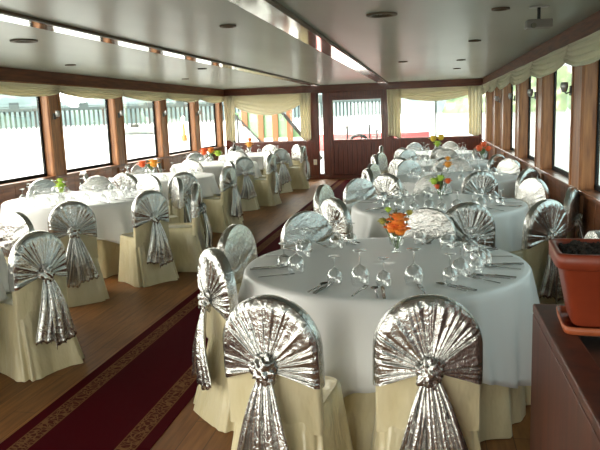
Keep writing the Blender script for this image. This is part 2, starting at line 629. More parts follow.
MB().bar((PA.x, PA.y, 11.3), (PB.x, PB.y, 11.3), 9.0, 2.0).build('deck', M_pier, pr)
MB().bar((PA.x, PA.y, 13.2), (PB.x, PB.y, 13.2), 0.5, 0.5).build('handrail', M_pier, pr)
M_pile = mat('grey pier piles', (0.10, 0.12, 0.12), 0.8)
pile = MB().lathe([(0.7, -0.5), (0.7, 11.8)], 8).mesh('pile', M_pile)
for i in range(98):
    p = pier_pt((i + 0.5) / 98)
    inst('pile', pile, pr, (p.x, p.y, SEA))
for i in range(0, 98, 7):
    p = pier_pt((i + 0.5) / 98)
    o = inst('kiosk', MB().box(-3, 3, -3, 3, 0, 2.2 + 2.2 * ((i * 37) % 5) / 4).mesh('kiosk', M_pier), pr, (p.x, p.y, 11.9), 0.54)

M_hull = mat('red painted hull', (0.62, 0.07, 0.07), 0.4)
M_hullw = mat('white painted deck', (0.8, 0.8, 0.8), 0.4)
rb = thing('moored_boat', 'long red hulled boat moored beyond the end windows', 'boat', (-2.1, 24.0, SEA - 0.1))


def hull(u, v):
    x = (u - 0.5) * 4.3
    tp = max(0.0, 1 - abs(2 * u - 1) ** 3)
    s = 1 - 2 * v
    wdt = 0.75 * tp * math.copysign(abs(s) ** 0.35, s)
    return (x, wdt, 0.1 + 1.86 + 0.06 * abs(2 * u - 1) - (1 - abs(s)) ** 0.6 * 1.9)


hm = MB()
hm.grid(hull, 24, 16)
hb = hm.build('hull', [M_hullw, M_hull], rb, True, 0.03)
for pl in hb.data.polygons:
    if pl.center.z > 1.62:
        pl.material_index = 1
MB().grid(lambda u, v: ((u - 0.5) * 4.2, 0.72 * max(0.0, 1 - abs(2 * u - 1) ** 3) * (1 - 2 * v), 1.92), 24, 2).build('deck', M_hullw, rb, False, 0.04)
MB().box(-0.9, 1.1, -0.45, 0.45, 1.92, 2.02).build('cabin_top', M_hull, rb)

mo = thing('mooring_rack', 'dark mooring posts and coils standing outside the end door', 'mooring posts', (-1.93, 19.2, -0.1))
for i, (x, h) in enumerate(((-0.32, 1.35), (0.32, 1.38), (0.52, 1.22), (0.08, 1.1))):
    MB().lathe([(0.03, 0.0), (0.03, h), (0.045, h), (0.045, h + 0.04), (0.0, h + 0.04)], 10, (x, 0, 0)).build('post', M_dark, mo)
MB().bar((-0.5, 0, 0.95), (0.8, 0, 0.98), 0.04).build('rail', M_dark, mo)
MB().grid(lambda u, v: (0.0 + math.cos(PI * 2 * u) * (0.22 + 0.05 * math.cos(2 * PI * v)), 0.1 + 0.05 * math.sin(2 * PI * v), 0.98 + math.sin(PI * 2 * u) * (0.14 + 0.05 * math.cos(2 * PI * v))), 20, 8, True).build('rope_coil', M_dark, mo)
struct(MB().box(-6.2, 2.2, YE + 0.2, 19.6, -0.25, -0.1).build('deck_floor', M_white), 'pale fore deck outside the end windows', 'deck')

st = thing('gangway_stair', 'outdoor stair with dark sloping rails, brown slats and green panel', 'stair', (0, 19.5, 0))
MB().bar((-5.75, 0, 1.85), (-4.5, 0, 0.5), 0.06, 0.05).build('stringer', M_dark, st)
MB().bar((-4.25, 0, 1.82), (-3.05, 0, 0.35), 0.08, 0.09).build('stringer', M_dark, st)
g = MB()
g.v += [(-5.7, 0.1, 1.78), (-4.2, 0.1, 1.78), (-3.6, 0.1, 1.0), (-5.0, 0.1, 1.0), (-5.7, 0.14, 1.78), (-4.2, 0.14, 1.78), (-3.6, 0.14, 1.0), (-5.0, 0.14, 1.0)]
for q in ((0, 1, 2, 3), (7, 6, 5, 4), (0, 4, 5, 1), (1, 5, 6, 2), (2, 6, 7, 3), (3, 7, 4, 0)):
    g.face(q)
g.build('green_panel', mat('green canvas', (0.24, 0.42, 0.22), 0.8), st)
M_slat = mat('orange brown slat', (0.28, 0.11, 0.045), 0.5)
for i, x in enumerate((-5.34, -4.86, -4.42, -3.98)):
    MB().box(x - 0.085, x + 0.085, 0.0, 0.05, 0.75 if i else 1.35, 1.95).build('slat', M_slat, st)
MB().box(-5.6, -5.55, 0.05, 0.09, -0.1, 1.7).box(-3.6, -3.55, 0.05, 0.09, -0.1, 1.0).build('leg', M_dark, st)

sb = thing('small_boat', 'tiny pale boat far off through a left window', 'boat', (-57, 127, SEA))
sb.scale = (1.3, 1.3, 1.3)
MB().grid(lambda u, v: ((u - 0.5) * 7, 0.9 * (1 - abs(2 * u - 1) ** 3) * (1 - 2 * v), 1.0 - (1 - abs(1 - 2 * v)) ** 0.6 * 1.0), 12, 8).build('hull', M_hullw, sb, True, 0.05)
MB().box(-0.9, 0.1, -0.5, 0.5, 0.6, 1.5).build('cabin', M_dark, sb)
by = thing('channel_marker', 'tiny orange and white marker post standing in the water outside', 'marker', (-30.5, 82, SEA))
MB().lathe([(0.35, -0.3), (0.35, 0.6), (0.18, 0.7), (0.14, 2.0)], 10).build('base', M_orange, by)
MB().lathe([(0.16, 2.0), (0.3, 2.1), (0.3, 2.8), (0.0, 3.1)], 10).build('top', M_hullw, by)

# ------------------------------------------------------------------ curtains


def swag_mesh(width, d_end, d_mid, seed, nf=5, amp=0.022):
    """local: x along width, y outward to the room (negative), z down from 0"""
    mb = MB()

    def fn(u, v):
        q = 1 - (2 * u - 1) ** 2
        dd = d_end + (d_mid - d_end) * q ** 0.8
        z = -dd * v
        ph = v * nf * 2 * PI
        y = -0.05 - 0.035 * q * v - amp * (0.35 + 0.65 * v) * (1.1 - 1.1 * abs(math.sin(ph * 0.5 + 0.7 * math.sin(3 * u + seed)))) - 0.012 * noise.noise(Vector((u * 4, v * 7, seed)))
        return ((u - 0.5) * width, y, z + 0.012 * noise.noise(Vector((u * 5 + 3, seed, 0))) * v)
    mb.grid(fn, 28, 30)
    return mb


def jabot_mesh(width, h, seed, k=4):
    mb = MB()

    def fn(u, v):
        ww = width * (0.55 + 0.45 * (1 - v) ** 0.5 if v < 0.6 else 0.84 + 0.1 * (v - 0.6))
        y = -0.06 - 0.03 * math.sin(u * k * 2 * PI + seed) * (0.4 + 0.6 * v)
        return ((u - 0.5) * ww, y, -h * v + 0.03 * math.sin(u * 5 + seed) * v)
    return mb.grid(fn, 40, 14)


NUM = ['one', 'two', 'three', 'four', 'five', 'six', 'seven', 'eight', 'nine', 'ten', 'eleven']
for side, P in (('left', PL), ('right', PRR)):
    for i in range(4, len(P)):
        yc0 = (P[i - 1][0] + P[i - 1][1]) / 2
        yc1 = (P[i][0] + P[i][1]) / 2
        last = i == len(P) - 1
        x = XL + 0.03 if side == 'left' else XR - 0.03
        o = swag_mesh(yc1 - yc0 - 0.006, 0.10 if side == 'left' else 0.13, 0.17 if side == 'left' else 0.23, i * 1.3, 4, 0.045).build('valance', M_curtain, None, True, 0.006)
        o.location = (x, (yc0 + yc1) / 2, ZB - 0.015)
        o.rotation_euler = (0, 0, PI / 2 if side == 'left' else -PI / 2)
        tag(o, 'cream scalloped valance over the %s window between posts %s and %s' % (side, NUM[i - 1], NUM[i]), 'valance', 'cream window valances')
for xa, xb, dm, wl_, wr_, nm in ((-5.12, -2.9, 0.52, 0.3, 0.3, 'left'), (-0.95, 1.26, 0.32, 0.36, 0.34, 'right')):
    t = thing('swag_curtain', 'cream swag curtain with side tails over the %s end window' % nm, 'curtain', ((xa + xb) / 2, YE - 0.02, ZB - 0.0), 0, 'end window curtains')
    hw = (xb - xa) / 2
    swag_mesh(xb - xa - 0.1, 0.1, dm, 2.2, 5, 0.03).build('swag', M_curtain, t, True, 0.006)
    o = jabot_mesh(wl_, 1.16, 0.4).build('side_panel', M_curtain, t, True, 0.006)
    o.location = (-hw + wl_ / 2 - 0.03, -0.06, 0)
    o = jabot_mesh(wr_, 1.16, 1.7).build('side_panel', M_curtain, t, True, 0.006)
    o.location = (hw - wr_ / 2 + 0.03, -0.06, 0)

# ------------------------------------------------------------------ post lamps, downlights, ceiling speaker
M_lens = mat('unlit lamp lens', (0.25, 0.24, 0.2), 0.15)


def wall_lamp(loc, side, label):
    o = thing('wall_lamp', label, 'lamp', loc, 0 if side == 'left' else PI, 'lamps on the window posts')
    o.scale = (0.72, 0.72, 0.72)
    bevel(MB().box(0, 0.02, -0.035, 0.035, -0.06, 0.06).build('bracket', M_dark, o), 0.004)
    MB().tube([(0.02, 0, -0.02), (0.06, 0, -0.035), (0.08, 0, -0.01)], 0.009).build('arm', M_dark, o, True)
    MB().lathe([(0.0, -0.065), (0.03, -0.062), (0.05, 0.0), (0.042, 0.055), (0.0, 0.06)], 16, (0.085, 0, 0.05)).build('lamp_head', mat_lamp, o, True)
    return o


mat_lamp = mat('grey lamp metal', (0.42, 0.43, 0.43), 0.3, 0.5)
ords = ['first', 'second', 'third', 'fourth', 'fifth', 'sixth', 'seventh']
for i, k in enumerate((6, 7, 8, 9)):
    wall_lamp((XL + 0.03, PL[k][0] + 0.08, 1.75), 'left', 'small white lamp on the %s visible left window post' % ords[i])
for i, k in enumerate((5, 6, 7, 8)):
    wall_lamp((XR - 0.03, PRR[k][1] - 0.12, 1.78), 'right', 'small white lamp on the %s visible right window post' % ords[i])

dl_pos = [(-3.42, 5.43, 'at the top left corner of the view'), (-0.33, 5.2, 'right of the middle ceiling strip, nearest'), (0.53, 5.28, 'near the right rail, nearest'), (0.5, 7.6, 'near the right rail, second'), (0.49, 10.4, 'near the right rail, third'), (-4.37, 7.9, 'close to the left window rail'), (-0.35, 10.2, 'right of the middle ceiling strip, second'), (0.52, 12.5, 'near the right rail, farthest'), (-4.3, 11.8, 'close to the left rail, farther along'), (-3.23, 9.6, 'just left of the long left strip'), (-1.55, 5.3, 'just left of the middle strip')]
for di, (x, y, nm) in enumerate(dl_pos):
    o = thing('downlight', 'round unlit recessed ceiling light %s' % nm, 'ceiling light', (x, y, ZT), 0, 'recessed ceiling lights')
    o.scale = (1.25, 1.25, 1) if di < 2 else (0.72, 0.72, 1)
    MB().lathe([(0.062, -0.0), (0.062, -0.012), (0.092, -0.012), (0.092, 0.0)], 28).build('ring', M_bead, o, True)
    MB().lathe([(0.0, -0.003), (0.061, -0.003), (0.061, 0.0), (0.0, 0.0)], 24).build('lens', M_lens, o)
o = thing('projector', 'small grey box projector hanging from the ceiling on the right', 'projector', (0.80, 5.3, ZT - 0.045))
o.scale = (0.74, 0.74, 0.74)
bevel(MB().box(-0.12, 0.12, -0.09, 0.09, -0.15, -0.07).build('body', mat('grey plastic', (0.3, 0.28, 0.26), 0.4), o), 0.01)
MB().box(-0.09, 0.09, -0.04, 0.04, 0.048, 0.06).build('ceiling_plate', M_white, o)
MB().tube([(0.0, 0, -0.08), (0.0, 0, 0.05)], 0.016).build('stem', M_dark, o)
MB().lathe([(0.0, 0), (0.026, 0), (0.022, 0.03), (0.0, 0.03)], 16).build('lens', M_lens, o).matrix_local = Matrix.Translation((-0.06, -0.09, -0.13)) @ Matrix.Rotation(PI / 2, 4, 'X')

# ------------------------------------------------------------------ carpet runner
M_carpet = mat('red patterned carpet', (0.07, 0.004, 0.007), 0.95, spec=0.05)
n, l, b = nodes(M_carpet)
tc = n.new('ShaderNodeTexCoord')
sp = n.new('ShaderNodeSeparateXYZ')
l.new(tc.outputs['Object'], sp.inputs[0])
ab = n.new('ShaderNodeMath')
ab.operation = 'ABSOLUTE'
l.new(sp.outputs['X'], ab.inputs[0])
band = n.new('ShaderNodeValToRGB')
band.color_ramp.interpolation = 'CONSTANT'
els = band.color_ramp.elements
els[0].position = 0
els[0].color = (0, 0, 0, 1)
els[1].position = 0.225 / 0.45 * 0.45
els[1].color = (1, 1, 1, 1)
e3 = els.new(0.335)
e3.color = (0, 0, 0, 1)
l.new(ab.outputs[0], band.inputs[0])
mpv = n.new('ShaderNodeMapping')
l.new(tc.outputs['Object'], mpv.inputs[0])
vo = n.new('ShaderNodeTexVoronoi')
vo.feature = 'DISTANCE_TO_EDGE'
vo.inputs['Scale'].default_value = 34
vo.inputs['Randomness'].default_value = 0.85
nzv = n.new('ShaderNodeTexNoise')
nzv.inputs['Scale'].default_value = 9
l.new(mpv.outputs[0], nzv.inputs['Vector'])
av = n.new('ShaderNodeVectorMath')
av.operation = 'MULTIPLY_ADD'
av.inputs[1].default_value = (0.12, 0.12, 0)
l.new(nzv.outputs['Color'], av.inputs[0])
l.new(mpv.outputs[0], av.inputs[2])
l.new(av.outputs[0], vo.inputs['Vector'])
rv = ramp(n, [(0.05, (0.20, 0.095, 0.04)), (0.14, (0.08, 0.018, 0.012))])
l.new(vo.outputs['Distance'], rv.inputs[0])
# thin gold guard lines
gl_ = n.new('ShaderNodeValToRGB')
gl_.color_ramp.interpolation = 'CONSTANT'
ge = gl_.color_ramp.elements
ge[0].position = 0
ge[0].color = (0, 0, 0, 1)
ge[1].position = 0.225
ge[1].color = (1, 1, 1, 1)
for p_, c_ in ((0.232, 0), (0.328, 1), (0.335, 0)):
    x_ = ge.new(p_)
    x_.color = (c_, c_, c_, 1)
l.new(ab.outputs[0], gl_.inputs[0])
mxa = n.new('ShaderNodeMix')
mxa.data_type = 'RGBA'
mxa.inputs[6].default_value = (0.062, 0.003, 0.006, 1)
l.new(band.outputs[0], mxa.inputs[0])
l.new(rv.outputs[0], mxa.inputs[7])
mxb = n.new('ShaderNodeMix')
mxb.data_type = 'RGBA'
l.new(gl_.outputs[0], mxb.inputs[0])
l.new(mxa.outputs[2], mxb.inputs[6])
mxb.inputs[7].default_value = (0.18, 0.08, 0.035, 1)
l.new(mxb.outputs[2], b.inputs['Base Color'])
o = MB().box(-0.41, 0.41, YB + 0.3, YE - 0.25, 0.0, 0.003).build('carpet_runner', M_carpet)
o.location = (-1.80, 0, 0.0005)
tag(o, 'long dark red carpet runner with gold patterned borders', 'carpet')

# ------------------------------------------------------------------ chair (three sash variants share their meshes)
CH, CW = 0.945, 0.20      # height, half width
TB = 0.026               # half thickness of the padded back


def outline_half(z):
    """half width of the arched back at height z"""
    zc = CH - CW
    if z <= zc:
        return CW + 0.012 * (zc - z)
    t = min(1.0, (z - zc) / CW)
    return CW * math.sqrt(max(0.0, 1 - t * t))


def ray_hit(K, ang, grow=0.0, zmin=0.585):
    """distance from knot K along angle to the arch outline"""
    lo, hi = 0.0, 0.6
    dx, dz = math.cos(ang), math.sin(ang)
    for _ in range(26):
        m_ = (lo + hi) / 2
        x, z = K[0] + dx * m_, K[1] + dz * m_
        if z < CH and abs(x) < outline_half(z):
            lo = m_
        else:
            hi = m_
    return lo + grow


def arch_loop(n_=40, z0=0.4, grow=0.0):
    pts = []
    zc = CH - CW
    k = 10
    for i in range(k):
        z = z0 + (zc - z0) * i / k
        pts.append((outline_half(z) + grow, z))
    for i in range(n_ + 1):
        a = PI * i / n_
        pts.append(((CW + grow) * math.cos(a), zc + (CW + grow) * math.sin(a)))
    for i in range(k - 1, -1, -1):
        z = z0 + (zc - z0) * i / k
        pts.append((-outline_half(z) - grow, z))
    return pts


def chair_meshes(seed):
    R = random.Random(seed)
    lean = 0.06                     # back leans away from the seat
    ly = lambda z: -lean * max(0.0, z - 0.45)
    res = {}
    # cream back cover: arched padded slab flowing down to the hem behind
    mb = MB()
    lp = arch_loop(40, 0.40)
    nL = len(lp)
    prof = [(-TB, 0.965), (-TB * 0.6, 1.0), (0, 1.0), (TB * 0.6, 1.0), (TB, 0.965)]
    base = len(mb.v)
    for yy, s in prof:
        for (x, z) in lp:
            zz = 0.62 + (z - 0.62) * (s if z > 0.62 else 1)
            mb.v.append((x * s, yy + ly(zz), zz))
    for j in range(len(prof) - 1):
        for i in range(nL - 1):
            mb.face((base + j * nL + i, base + j * nL + i + 1, base + (j + 1) * nL + i + 1, base + (j + 1) * nL + i))
    for j in (0, len(prof) - 1):
        half = nL // 2
        for i in range(half):
            a, c, d_, e_ = base + j * nL + i, base + j * nL + i + 1, base + j * nL + nL - 2 - i, base + j * nL + nL - 1 - i
            if c == d_:
                f = (a, c, e_)
            else:
                f = (a, c, d_, e_)
            mb.face(f if j else f[::-1])
    res['back_cover'] = mb.mesh('back_cover', M_satin, True)
    # cream skirt: rounded rectangle loops from the seat to the floor with folds
    mb = MB()
    n_ = 88
    folds = [(R.randint(7, 9), R.random() * 6, 0.017), (R.randint(12, 15), R.random() * 6, 0.013), (R.randint(4, 5), R.random() * 6, 0.010)]

    def skirt(u, v):
        a = 2 * PI * u
        hx = 0.196 + 0.05 * v ** 1.2
        y0, y1 = -0.022 - 0.105 * v ** 1.2, 0.37 + 0.03 * v
        hy, cy = (y1 - y0) / 2, (y0 + y1) / 2
        c, s = math.cos(a), math.sin(a)
        p = 0.32
        x = math.copysign(abs(c) ** p, c) * hx
        y = math.copysign(abs(s) ** p, s) * hy
        d = sum(am * math.sin(k * a + ph) for k, ph, am in folds) * v ** 0.8
        L = math.hypot(x, y)
        x *= 1 - 0.13 * (y / hy * 0.5 + 0.5)
        return (x * (1 + d / L), cy + y * (1 + d / L), 0.47 - 0.466 * v)
    mb.grid(skirt, n_, 14, True)
    b0 = len(mb.v)
    for k in range(n_):
        x, y, z = mb.v[k]
        mb.v.append((x * 0.93, 0.18 + (y - 0.18) * 0.93, 0.487))
    for k in range(n_):
        mb.face((k, b0 + k, b0 + (k + 1) % n_, (k + 1) % n_))
    mb.face([b0 + k for k in range(n_)])
    res['seat_cover'] = mb.mesh('seat_cover', M_satin, True)
    # silver hood: smooth front, rim, pleated fan at the back gathered to the knot
    mb = MB()
    K = (0.0, 0.672)
    A0, A1 = math.radians(-20), math.radians(200)
    NA, NR = 220, 12
    phs = [R.random() * 6 for _ in range(4)]
    yb = -TB - 0.006

    def pleat(a):
        t = a + 0.16 * math.sin(3 * a + phs[3]) + 0.07 * math.sin(7 * a + phs[1]) + 0.03 * math.sin(17 * a + phs[2])
        return 0.6 * (1 - 2 * abs(math.sin(11.5 * t + phs[0]))) + 0.45 * (1 - 2 * abs(math.sin(23 * t + phs[1] + math.sin(5 * t)))) + 0.3 * math.sin(6 * t + phs[2])

    def fan(u, v):
        a = A0 + (A1 - A0) * u
        d = ray_hit(K, a, 0.006)
        r_ = 0.02 + (d - 0.02) * v
        x, z = K[0] + math.cos(a) * r_, K[1] + math.sin(a) * r_
        w = (0.75 + 0.5 * noise.noise(Vector((a * 5, v * 2, seed)))) * math.sin(PI * min(1.0, v * 1.02)) ** 0.7 if v < 0.98 else 0.05
        bulge = 0.032 * (1 - v) ** 2
        y = yb - bulge - 0.004 - (0.004 + 0.017 * w * (0.45 + 0.55 * v)) * (pleat(a) * 0.5 + 0.5)
        if v > 0.999:
            y = yb + 0.012
        return (x, y + ly(z), z)
    mb.grid(fan, NA, NR)
    # rim and front
    ang = [A0 + (A1 - A0) * i / NA for i in range(NA + 1)]
    rim = []
    for a in ang:
        d = ray_hit(K, a, 0.008)
        rim.append((K[0] + math.cos(a) * d, K[1] + math.sin(a) * d))
    zlow = 0.585

    def rimfn(u, v):
        x, z = rim[min(NA, int(round(u * NA)))]
        y = yb + 0.012 + (TB * 2 + 0.0) * v
        k = 1.0 + 0.02 * math.sin(PI * v)
        return (x * k, y + ly(z), z + (0.004 * math.sin(PI * v) if z > 0.75 else 0))
    mb.grid(rimfn, NA, 4)

    def front(u, v):
        x, z = rim[min(NA, int(round(u * NA)))]
        zt = zlow + 0.02 * math.sin(5 * x * 10)
        cx, cz = x * 0.0, 0.70
        xx, zz = x + (cx - x) * v, z + (cz - z) * v
        y = TB + 0.018 - 0.012 * (1 - v) ** 4 + 0.006 * noise.noise(Vector((xx * 5, zz * 26 + xx * 8, seed)))
        return (xx, y + ly(zz), zz)
    mb.grid(front, NA, 8)
    # lower band closing the front hood below the centre
    xl, zl = rim[0]

    def frontlow(u, v):
        a = (rim[0][0] + (0 - rim[0][0]) * v, rim[0][1] + (0.70 - rim[0][1]) * v)
        c = (rim[-1][0] + (0 - rim[-1][0]) * v, rim[-1][1] + (0.70 - rim[-1][1]) * v)
        xx = a[0] + (c[0] - a[0]) * u
        zz = a[1] + (c[1] - a[1]) * u - 0.02 * math.sin(PI * u) * (1 - v)
        y = TB + 0.018 - 0.012 * (1 - v) ** 4 + 0.006 * noise.noise(Vector((xx * 5, zz * 26 + xx * 8, seed)))
        return (xx, y + ly(zz), zz)
    mb.grid(frontlow, 20, 8)
    res['sash_hood'] = mb.mesh('sash_hood', M_silver, True)
    # knot
    mb = MB()
    ky = yb - 0.045 + ly(K[1])

    def knot(u, v):
        a, t = 2 * PI * u, PI * (v - 0.5) * 0.995
        d = Vector((math.cos(a) * math.cos(t), math.sin(a) * math.cos(t), math.sin(t)))
        k = 0.95 + 0.24 * (1 - 2 * abs(math.sin(3 * a + 4 * d.z + seed))) * math.cos(t) * 0.6 + 0.4 * noise.noise(d * 2.4 + Vector((seed, 0, 0))) + 0.2 * noise.noise(d * 6 + Vector((0, seed, 0)))
        return (d.x * 0.052 * k, ky + d.y * 0.036 * k, K[1] + d.z * 0.064 * k)
    mb.grid(knot, 48, 30, True)
    res['sash_knot'] = mb.mesh('sash_knot', M_silver, True)
    # two hanging tails
    for ti, sgn in enumerate((-1, 1)):
        mb = MB()
        ln = 0.42 + 0.05 * R.random()
        sp_ = 0.05 + 0.03 * R.random()
        ph = R.random() * 6

        def tail(u, v):
            w_ = 0.03 + 0.14 * v ** 0.7
            s = u - 0.5
            x = sgn * (0.008 + sp_ * v) + s * w_ * 1.1
            y = ky - 0.014 * sgn * (0.3 + v) - 0.014 * (1 - 2 * abs(math.sin(s * 8 + ph + 1.2 * v))) * min(1, 0.3 + v) - 0.006 * math.sin(s * 31 + ph) - 0.05 * math.sin(PI * min(1, v * 1.1)) * 0.35 - 0.045 * v
            z = K[1] - 0.02 - ln * v + 0.04 * s * sgn * v + 0.008 * math.sin(s * 30) * v
            return (x, y, z)
        mb.grid(tail, 28, 22)
        res['sash_tail%d' % ti] = mb.mesh('sash_tail', M_silver, True)
    return res


variants = [chair_meshes(s) for s in (11, 23, 37)]
chair_protos = []


def make_chair(var):
    r = thing('dressed_chair', 'proto', 'chair')
    v = variants[var]
    inst('seat_cover', v['seat_cover'], r)
    inst('back_cover', v['back_cover'], r)
    inst('sash_hood', v['sash_hood'], r)['label'] = 'silver pleated hood of the sash'
    inst('sash_knot', v['sash_knot'], r)
    for k in (0, 1):
        t_ = inst('sash_tail', v['sash_tail%d' % k], r)
        sm = t_.modifiers.new('thickness', 'SOLIDIFY')
        sm.thickness = 0.004
    return r


used = [False] * 3


def place_chair(var, x, y, rz, label):
    if not chair_protos:
        chair_protos.extend(make_chair(i) for i in range(3))
    if not used[var]:
        used[var] = True
        c = chair_protos[var]
    else:
        c = copy_tree(chair_protos[var])
    c.location = (x, y, 0)
    c.rotation_euler = (0, 0, rz)
    tag(c, label, 'chair', 'chairs dressed in cream and silver')
    return c


# ------------------------------------------------------------------ tables with cloths
ZTAB = 0.79


def table(cx, cy, R_, name, chairs, seed):
    """chairs: list of (angle deg, distance)"""
    g = 'round banquet tables'
    t = thing('round_table', 'round banquet table hidden under white cloth, %s' % name, 'table', (cx, cy, 0), 0, g)
    MB().lathe([(0.0, ZTAB - 0.045), (R_ - 0.02, ZTAB - 0.045), (R_ - 0.02, ZTAB - 0.012), (0.0, ZTAB - 0.012)], 48).build('tabletop', M_counter, t)
    MB().lathe([(0.28, 0.0), (0.28, 0.03), (0.05, 0.08), (0.05, ZTAB - 0.045)], 20).build('pedestal', M_dark, t)
    rr = random.Random(seed)
    ph = [rr.random() * 6.28 for _ in range(6)]

    def lim(a, zlow):
        m_ = 9.0
        for ad, dist in chairs:
            da = (a - math.radians(ad) + PI) % (2 * PI) - PI
            if abs(da) < 1.0:
                # seat: half width .25 around the chair's axis, front at dist-.47
                dx = math.tan(da) if abs(da) < 1.2 else 9
                fr = dist - 0.43
                if abs(dx * fr) < 0.27:
                    m_ = min(m_, fr / math.cos(da))
        return m_

    def under(u, v):
        a = 2 * PI * u
        f = 0.026 * math.sin(17 * a + ph[0] + math.sin(4 * a)) + 0.020 * (1 - 2 * abs(math.sin(13 * a + ph[1]))) + 0.012 * math.sin(7 * a + ph[2])
        r_ = R_ - 0.045 + 0.035 * v + f * v ** 0.7
        r_ = min(r_, lim(a, 0))
        return (r_ * math.cos(a), r_ * math.sin(a), ZTAB - 0.02 - (ZTAB - 0.025) * v)
    o = MB().grid(under, 180, 10, True).build('table_skirt', M_satin, None, True)
    o.location = (cx, cy, 0)
    tag(o, 'cream floor length undercloth below the white cloth, %s' % name, 'undercloth', 'cream table undercloths')
    N = 200
    mb = MB()

    def hemdrop(a):
        d_ = 0.45 + 0.08 * math.cos(4 * a + ph[3]) + 0.03 * math.sin(3 * a + ph[4])
        l_ = lim(a, 0.5)
        if l_ < R_ + 0.04:
            d_ = min(d_, 0.285)
        return d_
    hd = [hemdrop(2 * PI * i / N) for i in range(N)]
    sm = [sum(min(hd[(i + k) % N], 9) for k in range(-3, 4)) / 7 for i in range(N)]
    hd = [min(sm[i], hd[i]) if hd[i] < 0.3 else sm[i] for i in range(N)]

    def top(u, v):
        a = 2 * PI * u
        r_ = max(1e-3, (R_ - 0.012) * v)
        z = ZTAB + 0.0015 * noise.noise(Vector((math.cos(a) * r_ * 6, math.sin(a) * r_ * 6, seed)))
        return (r_ * math.cos(a), r_ * math.sin(a), z)
    rows = [top]

    def whole(u, v):
        a = 2 * PI * u
        if v <= 0.4:
            return top(u, v / 0.4)
        w_ = (v - 0.4) / 0.6
        i = int(round(u * N)) % N
        D = hd[i]
        if w_ < 0.15:
            t_ = w_ / 0.15 * PI / 2
            r_ = R_ - 0.012 + 0.012 * math.sin(t_)
            z = ZTAB - 0.012 * (1 - math.cos(t_))
            return (r_ * math.cos(a), r_ * math.sin(a), z)
        q = (w_ - 0.15) / 0.85
        f = 0.030 * math.sin(13 * a + ph[0] + 0.6 * math.sin(3 * a)) + 0.022 * math.sin(21 * a + ph[5]) + 0.008 * math.sin(37 * a + ph[1])
        r_ = R_ + 0.006 + 0.045 * q + f * q ** 0.9
        return (r_ * math.cos(a), r_ * math.sin(a), ZTAB - 0.012 - (D - 0.012) * q)
    mb.grid(whole, N, 26, True)
    o = mb.build('tablecloth', M_cloth, None, True, 0.003)
    o.location = (cx, cy, 0)
    tag(o, 'white satin tablecloth draped over round table, %s' % name, 'tablecloth', 'white round tablecloths')


# glass and cutlery prototypes ------------------------------------------------
def glass_parts(s):
    bowl = MB().lathe([(0.040 * s, 0.0), (0.049 * s, 0.035 * s), (0.048 * s, 0.06 * s), (0.033 * s, 0.088 * s), (0.006 * s, 0.104 * s)], 20)
    bowl.f = [f for f in bowl.f if len(f) == 4]
    bowl.mi = bowl.mi[:len(bowl.f)]
    stem = MB().lathe([(0.006 * s, 0.104 * s), (0.0045 * s, 0.115 * s), (0.0045 * s, 0.165 * s), (0.007 * s, 0.172 * s)], 10)
    foot = MB().lathe([(0.007 * s, 0.172 * s), (0.034 * s, 0.178 * s), (0.035 * s, 0.181 * s), (0.0, 0.183 * s)], 20)
    return [('bowl', bowl.mesh('bowl', M_glass, True)), ('stem', stem.mesh('stem', M_glass, True)), ('foot', foot.mesh('foot', M_glass, True))]


G_big, G_small = glass_parts(1.0), glass_parts(0.82)
G_far = {}
for nm_, s_ in (('big', 1.0), ('small', 0.82)):
    mb = MB().lathe([(0.040 * s_, 0.0), (0.049 * s_, 0.035 * s_), (0.048 * s_, 0.06 * s_), (0.033 * s_, 0.088 * s_), (0.006 * s_, 0.104 * s_), (0.0045 * s_, 0.115 * s_), (0.0045 * s_, 0.165 * s_), (0.008 * s_, 0.174 * s_), (0.034 * s_, 0.178 * s_), (0.035 * s_, 0.181 * s_), (0.0, 0.183 * s_)], 16)
    mb.f = [f for f in mb.f if len(f) == 4]
    mb.mi = mb.mi[:len(mb.f)]
    G_far[nm_] = mb.mesh('wine_glass', M_glass, True)


def put_glass(x, y, big, near, label, group):
    nm_ = 'wine_glass' if big else 'water_glass'
    if near:
        o = thing(nm_, label, 'glass', (x, y, ZTAB + 0.003), rnd.random() * 6, group)
        for pn, me in (G_big if big else G_small):
            inst(pn, me, o)
    else:
        o = inst(nm_, G_far['big' if big else 'small'], None, (x, y, ZTAB + 0.003))
        tag(o, label, 'glass', group)
    return o


def fork_mesh():
    mb = MB()
    mb.bar((0, -0.10, 0.004), (0, 0.03, 0.006), 0.009, 0.003).bar((0, 0.03, 0.006), (0, 0.055, 0.004), 0.022, 0.003)
    for k in range(4):
        x = -0.0095 + k * 0.0063
        mb.bar((x, 0.05, 0.004), (x * 0.95, 0.10, 0.008), 0.0035, 0.003)
    return mb.mesh('fork', M_cut)


M_cut = mat('steel cutlery', (0.35, 0.35, 0.34), 0.22, 1.0)
ME_fork = fork_mesh()
ME_knife_h = MB().bar((0, -0.115, 0.005), (0, -0.005, 0.005), 0.014, 0.007).mesh('handle', M_cut)
kb = MB()
kb.v += [(-0.007, -0.005, 0.003), (0.009, -0.005, 0.003), (0.011, 0.07, 0.003), (0.004, 0.112, 0.003), (-0.007, 0.10, 0.003),
         (-0.007, -0.005, 0.006), (0.009, -0.005, 0.005), (0.011, 0.07, 0.005), (0.004, 0.112, 0.005), (-0.007, 0.10, 0.006)]
kb.face((4, 3, 2, 1, 0))
kb.face((5, 6, 7, 8, 9))
for i in range(5):
    kb.face((i, (i + 1) % 5, 5 + (i + 1) % 5, 5 + i))
ME_knife_b = kb.mesh('blade', M_cut)
sp2 = MB().bar((0, -0.10, 0.004), (0, 0.045, 0.006), 0.008, 0.003)
sp2.grid(lambda u, v: (0.019 * v * math.cos(2 * PI * u), 0.07 + 0.031 * v * math.sin(2 * PI * u), 0.003 + 0.005 * v * v), 16, 4, True)
